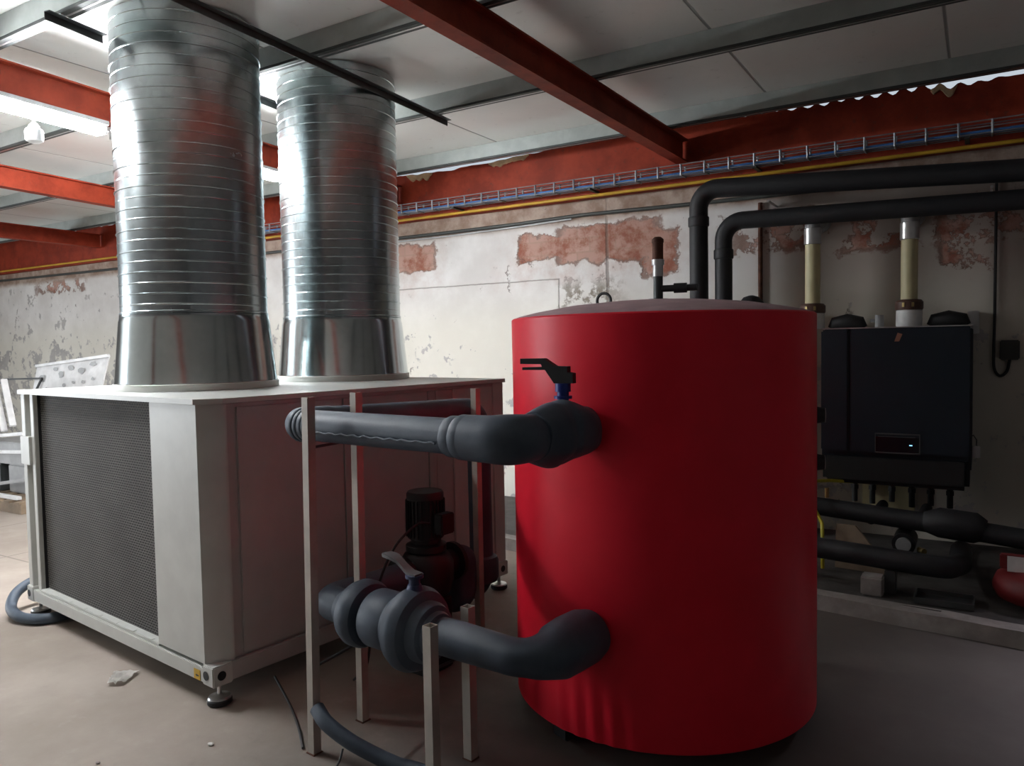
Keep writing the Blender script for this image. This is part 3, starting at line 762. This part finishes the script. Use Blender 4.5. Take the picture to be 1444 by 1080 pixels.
# ------------------------------------------------------------------ services along the back wall
def run(name, pts, r, m, label, cat, seg=14, fil=None):
    return single(name, MB().sweep(fillet(pts, fil) if fil else pts, r, seg), m, label, cat)
run('gas_pipe', [(X0+.02,6.385,2.985),(-7,6.385,2.962),(X1-.02,6.385,2.945)], .014, M['yellow'], 'thin yellow gas pipe running the length of the wall under the cable tray', 'pipe')
co = MB(); co.sweep([(X0+.02,6.475,2.86),(-8,6.475,2.80),(-4.7,6.475,2.79),(-3.9,6.475,2.795),(-3.2,6.475,2.81),(-2.0,6.475,2.792),(X1-.02,6.475,2.76)], .017, 12)
single('conduit', co, M['dirty_cable'], 'dark conduit fixed along the wall below the yellow gas pipe', 'conduit')
co = MB(); co.sweep([(-6.5,6.475,2.755),(-4.7,6.478,2.755),(-3.9,6.478,2.768),(-3.3,6.478,2.785)], .008, 10)
single('conduit', co, M['cable_grey'], 'thin pale cable just under the dark wall conduit beside the ducts', 'cable')
# cable tray
ty, tz, th_, td = 6.30, 3.005, .085, .11
tr = thing('cable_tray', 'zinc wire basket cable tray hung in front of the red eaves beam', 'cable tray', (-3,ty,tz))
lw = MB(); xa, xb = -8.2, X1-.03
for y, z in ((ty-td/2,tz+th_),(ty-td/2,tz+th_*.5),(ty-td/2,tz),(ty,tz),(ty+td/2,tz),(ty+td/2,tz+th_*.5),(ty+td/2,tz+th_)):
    lw.sweep([(xa,y,z),(xb,y,z)], .0045, 6)
x = xa+.05
while x < xb:
    lw.sweep([(x,ty-td/2-.003,tz+th_),(x,ty-td/2-.003,tz-.003),(x,ty+td/2+.003,tz-.003),(x,ty+td/2+.003,tz+th_)], .009, 6); x += .2
lw.build('wire_mesh', M['wire'], tr)
for x in (-7.5,-6.0,-4.5,-3.0,-1.55,-.1,1.4):
    MB().bar((x,ty-.06,tz-.016), (x,BF-.002,tz-.016), .03, .018).build('wall_bracket', M['purlin'], tr)
for i, (dy, r, m, g, lb) in enumerate(((-.038,.009,'cable_blue','blue cables in the tray','blue data cable lying in the wire cable tray'),(-.013,.009,'cable_blue','blue cables in the tray','blue data cable lying in the wire cable tray'),
                                 (.012,.009,'cable_blue','blue cables in the tray','blue data cable lying in the wire cable tray'),(.038,.010,'cable_grey',None,'pale grey cable at the wall side of the wire cable tray'))):
    pts = [(xa + (xb-xa)*k/60, ty+dy+.002*noise.noise(V((k*.4,i,0))), tz+.005+r+.004*abs(noise.noise(V((k*.5,i,5))))) for k in range(61)]
    single('tray_cable', MB().sweep(pts, r, 8), M[m], lb, 'cable', g)
# black insulated pipes high on the wall, dropping behind the tank
def highpipe(z0, z1, xd, zd, r, y, label):
    t = thing('insulated_pipe', label, 'pipe', (xd, y, .095))
    pts = fillet([(X1-.05,y,z1-(X1-.25)*.055),(.25,y,z1),(xd,y,z0),(xd,y,zd)], [0,.05,.15,0], 10)
    MB().sweep(pts, r, 28).build('pipe_run', M['dark_foam'], t)
    MB().cyl((xd,y,z0-.22), (xd,y,z0-.30), r+.009, bev=.01, seg=32).build('collar', M['dark_foam'], t)
    return t
k = 6.1/6.3
hp1 = highpipe(1.6+1.275*k, 1.6+1.13*k, -2.02*k, .10, .074, 6.10, 'upper black insulated pipe turning down behind the tank, nearer the vent')
hp2 = highpipe(1.6+.975*k+.02, 1.6+.94*k-.0, -1.825*k, .10, .068, 6.14, 'lower black insulated pipe turning down behind the tank, nearer the boiler')
for x, hp, z in ((-1.43,hp1,2.765-.07),(.05,hp1,2.695-.07),(-.75,hp2,2.51+.06)):
    MB().cyl((x,6.19,z), (x,6.49,z), .010).build('wall_hanger', M['zincplate'], hp)
single('insulated_vessel', MB().lathe((-1.545,6.12,0), [(.10,.092),(.115,.5),(.115,1.82),(.10,1.90),(.06,1.95),(.015,1.965)], 32), M['dark_foam'], 'domed black insulated vessel top peeping over the tank beside the pipes', 'vessel')
run('conduit', [(-1.56,6.478,2.74),(-1.562,6.478,.10)], .018, M['rusty'], 'dark upright conduit on the wall between the pipes and the cream flues', 'conduit')
ch = spline([(.08,6.48,2.74),(.079,6.48,2.3),(.078,6.48,1.8),(.075,6.48,1.5),(.08,6.48,1.375),(.115,6.475,1.325),(.155,6.47,1.36),(.172,6.47,1.45)], 8)
single('hanging_cable', MB().sweep(ch, .010, 10), M['black_rubber'], 'dark cable running down the wall past the boiler into a hook', 'cable')
single('junction_box', MB().box((.11,6.44,1.44), (.23,6.498,1.58), .008), M['dirty_cable'], 'small dark junction box on the wall at the looped cable end', 'junction box')

# ------------------------------------------------------------------ boiler
BX0, BX1, BY0, BY1, BZ0, BZ1 = -.995, -.05, 5.90, 6.42, .57, 1.68
bo = thing('wall_boiler', 'dark navy wall-hung boiler with a small lit display', 'boiler', ((BX0+BX1)/2, 6.2, BZ0))
cs = MB().box((BX0,BY0+.04,BZ0+.12), (BX1,BY1,BZ1), .02)
cs.build('casing', M['boiler_navy'], bo)
MB().box((BX0+.192,BY0,.80), (BX1-.002,BY0+.038,BZ1-.004), .012).build('front_cover', M['boiler_navy'], bo)
MB().box((BX0+.002,BY0,.80), (BX0+.188,BY0+.038,BZ1-.004), .012).build('front_strip', M['boiler_navy'], bo)
lw = MB().box((BX0+.01,BY0+.01,BZ0), (BX1-.01,BY0+.40,.795), .03); lw.build('lower_cover', M['black_plastic'], bo)
MB().box((BX0,BY0+.004,BZ1), (BX1,BY1,BZ1+.008), .002).build('top_edge', M['zincplate'], bo)
fm = MB(); dx0, dx1, dz0, dz1 = -.635, -.352, .805, .945
dy = BY0-.001
for lo_, hi_ in (((dx0,dy-.006,dz1-.008),(dx1,dy,dz1)),((dx0,dy-.006,dz0),(dx1,dy,dz0+.008)),((dx0,dy-.006,dz0),(dx0+.006,dy,dz1)),((dx1-.006,dy-.006,dz0),(dx1,dy,dz1)),((dx0+.02,dy-.005,dz1-.026),(dx1-.03,dy,dz1-.022))):
    fm.box(lo_, hi_)
df = fm.build('display_frame', M['cast_grey'], bo, 0)
MB().box((dx0+.006,dy-.002,dz0+.008), (dx1-.006,dy,dz1-.026)).build('display', M['glass'], df, 0)
MB().box((-.418,dy-.004,.863), (-.400,dy-.0022,.869)).build('indicator', M['led'], df, 0)
sk = MB().prism([(-.515,BY0-.002,1.585),(-.485,BY0-.002,1.585),(-.465,BY0-.002,1.635),(-.495,BY0-.002,1.645)], (0,.001,0)); sk.build('sticker', M['orange'], bo, 0)
# fittings on the boiler's top
for x in (-.86,-.20):
    o = MB(); o.sweep([(x-.11,6.22,BZ1+.010),(x-.09,6.22,BZ1+.045),(x,6.22,BZ1+.058),(x+.09,6.22,BZ1+.045),(x+.11,6.22,BZ1+.010)], [.03,.05,.06,.05,.03], 16); o.build('cowl', M['black_plastic'], bo)
MB().cyl((-.64,6.2,BZ1+.009), (-.64,6.2,BZ1+.10), .03).cyl((-.70,6.2,BZ1+.06), (-.64,6.2,BZ1+.06), .012).build('air_vent', M['grey_plastic'], bo)
MB().box((BX1-.035,6.30,BZ1-.05), (BX1+.035,6.495,BZ1+.11), .004).build('wall_bracket', M['zincplate'], bo)
for x in (-.80,-.68,-.55,-.42,-.30,-.18):
    MB().cyl((x,6.18,BZ0-.002), (x,6.18,BZ0-.19+random.uniform(0,.05)), .020).cyl((x,6.18,BZ0-.05), (x,6.18,BZ0-.08), .028, seg=6).build('pipe_connection', M['dark_steel'] if x < -.5 else M['black_plastic'], bo)
tg = MB().box((BX1+.004,5.93,.80), (BX1+.05,5.936,.88), .001); tg.build('hanging_tag', M['grey_plastic'], bo)
MB().sweep([(BX1-.02,5.95,.93),(BX1+.01,5.94,.95),(BX1+.028,5.934,.92),(BX1+.027,5.933,.88)], .004, 8).build('tag_cord', M['black_rubber'], bo)
def flue(x, ztop, label):
    t = thing('flue_pipe', label, 'flue', (x, 6.2, BZ1+.01), 'cream flues above the boiler')
    z0 = BZ1+.0095
    cl = MB().lathe((x,6.2,0), [(.082,z0),(.085,z0+.01),(.085,z0+.115),(.078,z0+.12)], 40).build('flue_adapter', M['white_plastic'], t)
    br = MB().lathe((x,6.2,0), [(.088,z0+.121),(.092,z0+.13),(.092,z0+.175),(.08,z0+.19),(.058,z0+.195)], 40).build('clamp', M['brown'], t)
    for a in (-1.9,-1.25): 
        MB().obox((x+.093*math.cos(a),6.2+.093*math.sin(a),z0+.155), (.008,.016,.03), Matrix.Rotation(a,3,'Z')).build('clip', M['brass'], br)
    MB().cyl((x,6.2,z0+.19), (x,6.2,ztop-.10), .055, seg=36).build('tube', M['cream'], t)
    MB().lathe((x,6.2,0), [(.057,ztop-.12),(.063,ztop-.115),(.063,ztop),(.057,ztop+.005)], 40).build('coupling', M['zincplate'], t)
    MB().sweep(fillet([(x,6.2,ztop-.02),(x,6.2,ztop+.085),(x,6.40,ztop+.085),(x,6.497,ztop+.085)], [0,.075,.01,0], 10), .056, 32).build('elbow', M['grey_plastic'], t)
    MB().cyl((x,6.47,ztop+.085), (x,6.498,ztop+.085), .085, seg=32).build('wall_rosette', M['grey_plastic'], t)
flue(-1.103, 2.45, 'cream plastic flue behind the tank rim, on the boiler end by the pipes')
flue(-.447, 2.43, 'cream plastic flue with white collar on the middle of the boiler')

# ------------------------------------------------------------------ pipework under the boiler
def Kd(x, dy): return kerb_front(x) + dy
def lowpipe(pts, r, label, extra=None):
    t = thing('insulated_pipe', label, 'pipe', (pts[0][0], pts[0][1], .1))
    MB().sweep(fillet(pts, .10, 8), r, 24).build('pipe_run', M['dark_foam'], t)
    return t
lp1 = lowpipe([(-1.9,5.72,.465),(-.97,5.62,.446),(-.30,5.53,.42),(.25,5.46,.385),(1.6,5.3,.33)], .062, 'upper black insulated header pipe along the kerb below the boiler')
MB().sweep([(-.30,5.53,.425),(-.22,5.52,.43),(-.02,5.495,.42),(.03,5.49,.41)], [.065,.095,.095,.065], 24).build('valve_body', M['dark_foam'], lp1)
for x in (-.62,-.34):
    MB().cyl((x,5.56,.40), (x+.02,6.1,.40), .035).build('branch', M['dark_foam'], lp1)
lp2 = lowpipe([(-1.9,5.15,.31),(-.87,5.05,.30),(-.16,4.97,.285),(-.10,5.35,.22),(-.10,5.80,.20)], .064, 'lower black insulated pipe along the kerb with a shiny bend at its end')
for x, y, h in ((-.45,5.02,.23),(-1.2,5.085,.235)):
    MB().box((x-.03,y-.05,.09), (x+.03,y+.05,h), .004).build('pipe_support', M['dark_steel'], lp2)
run('gas_hose', fillet([(-.80,6.05,.56),(-.92,5.80,.60),(-1.02,5.58,.62),(-.98,5.45,.50),(-.90,5.40,.38),(-.88,5.30,.24),(-.88,5.30,.10)], .09, 6), .012, M['yellow_hose'], 'yellow gas hose curling down between the tank and boiler', 'hose')
run('gas_valve', [(-.90,5.58,.52),(-.90,5.58,.585)], .014, M['brass'], 'small brass valve tip above the upper header pipe', 'valve')
# small pump group and sloping panel between the two pipes
pg = thing('circulation_pump', 'small dark pump with brass fittings between the header pipes under the boiler', 'pump', (-.42,5.62,.09))
MB().cyl((-.42,5.50,.27), (-.42,5.72,.27), .07).build('motor', M['pump'], pg)
MB().cyl((-.42,5.495,.27), (-.42,5.47,.27), .045).build('motor_cap', M['grey_plastic'], pg)
MB().cyl((-.42,5.66,.09), (-.42,5.66,.36), .04).build('pump_body', M['pump'], pg)
MB().cyl((-.33,5.52,.24), (-.30,5.48,.24), .018).build('union', M['brass'], pg)
single('insulation_board', MB().prism([(-.82,5.40,.09),(-.45,5.36,.09),(-.70,5.44,.37),(-.82,5.45,.37)], (0,.03,0)), M['wood'], 'brown sloping board leaning between the two header pipes', 'board', None, 0)
single('wall_cover_plate', MB().box((-.78,6.44,.30), (-.42,6.498,.50), .006), M['cream'], 'pale plate low on the wall behind the header pipes', 'plate')
ev = thing('expansion_vessel', 'red expansion vessel with a pale label on the kerb past the boiler', 'vessel', (.31,5.15,.09))
MB().lathe((.31,5.15,0), [(.05,.091),(.16,.10),(.225,.13),(.245,.17),(.245,.20),(.225,.25),(.16,.285),(.05,.297)], 48).build('shell', M['vessel_red'], ev, 50)
MB().cyl((.25,5.15,.296), (.25,5.15,.40), .018).build('valve_pipe', M['dark_steel'], ev)
MB().box((.135,5.06,.285), (.225,5.064,.372), .0).build('label_plate', M['white_plastic'], ev, 0)
MB().box((.10,5.065,.296), (.24,5.12,.375), .006).build('bracket', M['vessel_red'], ev)
single('drain_block', MB().box((-.60,4.88,.088), (-.48,5.0,.20), .008), M['concrete'], 'rough concrete block on the kerb under the lower pipe', 'block')
single('drip_tray', MB().box((-.32,4.86,.088), (-.02,5.06,.098), .003).box((-.32,4.86,.098), (-.31,5.06,.125)).box((-.03,4.86,.098), (-.02,5.06,.125)).box((-.31,4.86,.098), (-.03,4.87,.125)).box((-.31,5.05,.098), (-.03,5.06,.125)), M['dark_steel'], 'flat dark metal tray lying on the kerb under the boiler', 'tray', None, 0)

# ------------------------------------------------------------------ white racks stacked on a pallet, far side of the unit
pt = thing('wooden_pallet', 'weathered wooden pallet on the floor beside the air unit mesh end', 'pallet', (-8.9,4.35,0))
for dy in (-.42,0,.42):
    MB().box((-9.6,4.35+dy-.05,.001), (-8.2,4.35+dy+.05,.10)).build('bearer', M['wood'], pt, 0)
for k in range(7):
    x = -9.55 + k*.205
    MB().box((x,3.87,.101), (x+.11,4.83,.122)).build('deck_board', M['wood'], pt, 0)
def rackpt(u, y, z): return V((-8.9+u, y, z))
# perforated white sheet leaning at the back
ps = thing('perforated_sheet', 'white perforated metal sheet standing at the back of the scrap pile', 'metal sheet', (-8.8,4.62,.123))
pv = MB(); bl, brr, tl, tr_ = V((-9.55,4.55,.45)), V((-7.98,4.45,.62)), V((-9.5,4.75,1.47)), V((-7.93,4.70,1.58))
def ps_at(u, v): return (bl*(1-u)+brr*u)*(1-v) + (tl*(1-u)+tr_*u)*v
pv.prism([ps_at(0,0), ps_at(1,0), ps_at(1,1), ps_at(0,1)], (0,.012,0)); pv.build('sheet', M['white_paint'], ps, 0)
hl = MB(); nrm = V((0,-1,.12)).normalized()
def blot(u, v, w, h, k):
    c = ps_at(u, v) + nrm*.006; n = 9
    hl.prism([c + V((w*math.cos(a)*(1+.45*noise.noise(V((math.cos(a)*1.5,math.sin(a)*1.5,k)))), 0, h*math.sin(a)*(1+.5*noise.noise(V((math.cos(a)*2,math.sin(a)*2,k+9)))))) for a in [q*2*PI/n for q in range(n)]], nrm*.003)
for k, (u, v, w, h) in enumerate(((.13,.84,.07,.045),(.30,.93,.05,.022),(.40,.86,.055,.04),(.52,.92,.06,.025),(.68,.87,.06,.035),(.82,.93,.07,.022),(.22,.72,.03,.015),(.47,.73,.035,.02),(.6,.75,.03,.015),(.74,.74,.035,.02),(.86,.76,.03,.02),(.35,.6,.03,.02),(.55,.58,.03,.015),(.7,.6,.03,.02))):
    blot(u, v, w, h, k*3.1)
hl.build('slot_pattern', M['grey_plastic'], ps, 0)
MB().bar(ps_at(0,1)+V((0,-.01,.0)), ps_at(1,1)+V((0,-.01,0)), .03, .03).build('rim', M['white_paint'], ps, 0)
bars = [((-9.44,4.14,1.40),(-8.98,4.04,.76)),((-9.24,4.14,1.42),(-8.80,4.04,.80)),((-9.02,4.16,1.34),(-8.66,4.06,.86)),((-9.66,4.16,1.36),(-9.22,4.08,.70)),
        ((-9.9,4.05,.66),(-8.35,4.02,.80)),((-9.9,4.10,.52),(-8.35,4.08,.60)),((-9.6,4.00,.137),(-8.3,4.00,.33)),((-9.55,3.94,.142),(-8.35,3.94,.142))]
for i, (p, q) in enumerate(bars):
    w, h = (.06,.035) if i < 4 else (.05,.035)
    mb = MB().bar(p, q, w, h, .003)
    lab = ('white enamelled strip slanting down at the top of the scrap pile by the unit' if i < 4 else 'pale strip lying across the scrap pile beside the air unit')
    single('metal_strip', mb, M['white_paint'] if i % 3 else M['grey_plastic'], lab, 'metal strip', 'slanting strips on the scrap pile' if i < 4 else 'flat strips in the scrap pile')
single('strap', MB().bar((-10.15,4.690,1.312), (-9.29,4.690,1.328), .02, .02).bar((-9.29,4.690,1.328), (-9.38,4.665,1.19), .02, .016), M['black_plastic'], 'black bar lying across the white sheet on the scrap pile', 'bar', None, 0)
for i, (x, y, z0, w, h, m, lab) in enumerate(((-9.35,4.30,.124,.5,.30,'dark_steel','dark scrap box low on the pallet under the pale strips'),(-8.70,4.32,.124,.55,.30,'grey_plastic','grey scrap panel box on the pallet next to the unit'),
                                   (-9.0,4.30,.43,.9,.24,'grey_plastic','dark bundle of scrap in the middle of the pile on the pallet'))):
    single('scrap_box', MB().box((x-w/2,y-.18,z0), (x+w/2,y+.18,z0+h), .01), M[m], lab, 'box')

# ------------------------------------------------------------------ light
w = bpy.data.worlds.new('overcast'); SC.world = w; w.use_nodes = True
bg = w.node_tree.nodes['Background']; bg.inputs[0].default_value = (.82,.90,1.0,1); bg.inputs[1].default_value = .6
def area(name, loc, direction, sx, sy, power, col, spread=180):
    d = bpy.data.lights.new(name, 'AREA'); d.shape = 'RECTANGLE'; d.size = sx; d.size_y = sy; d.energy = power; d.color = col
    o = bpy.data.objects.new(name, d); COL.objects.link(o); o.location = loc
    d.spread = math.radians(spread); o.rotation_euler = V(direction).to_track_quat('-Z', 'Y').to_euler(); return o
area('doorway_daylight', (X0-.12, (DY0+DY1)/2, DZ/2), (1,0,0), DY1-DY0-.1, DZ-.1, 430, (.88,.94,1.0))
area('eaves_daylight', (1.75, 6.46, 3.37), (-.22,-.46,-.86), 2.5, .12, 26, (.92,.87,1.0), 46)

# ------------------------------------------------------------------ camera
cam = bpy.data.cameras.new('camera'); co = bpy.data.objects.new('camera', cam); COL.objects.link(co)
th, pt_, rl = math.radians(31.6), math.radians(2.75), math.radians(1.05)
f0 = V((-math.sin(th), math.cos(th), 0)); r0 = V((math.cos(th), math.sin(th), 0)); z = V((0,0,1))
fw = f0*math.cos(pt_) - z*math.sin(pt_); u0 = z*math.cos(pt_) + f0*math.sin(pt_)
R_ = r0*math.cos(rl) - u0*math.sin(rl); U_ = r0*math.sin(rl) + u0*math.cos(rl)
co.matrix_world = Matrix(((R_.x,U_.x,-fw.x,0),(R_.y,U_.y,-fw.y,0),(R_.z,U_.z,-fw.z,1.6),(0,0,0,1)))
cam.sensor_width = 36; cam.lens = 36*1077/1444; cam.clip_start = .05
SC.camera = co

# labels of the foam lumps, told apart by what they sit beside
fl = {-5.05:'cream foam lump on the red eaves beam just past the farther duct', -3.95:'broad pale foam lump on the eaves beam between duct and roof beam', -2.55:'small foam lump where the roof beam meets the eaves beam',
      -.25:'ragged brown foam lump at the start of the bright eaves gap'}
for o in list(bpy.data.objects):
    if '_fx' in o: o['label'] = fl[min(fl, key=lambda q: abs(q-o['_fx']))]; del o['_fx']
    if '_o' in o: del o['_o']

SC.view_settings.view_transform = 'Standard'; SC.view_settings.look = 'None'; SC.view_settings.gamma = 1.0
SC.view_settings.exposure = 0.12
SC.cycles.use_denoising = True
SC.cycles.max_bounces = 8; SC.cycles.diffuse_bounces = 5
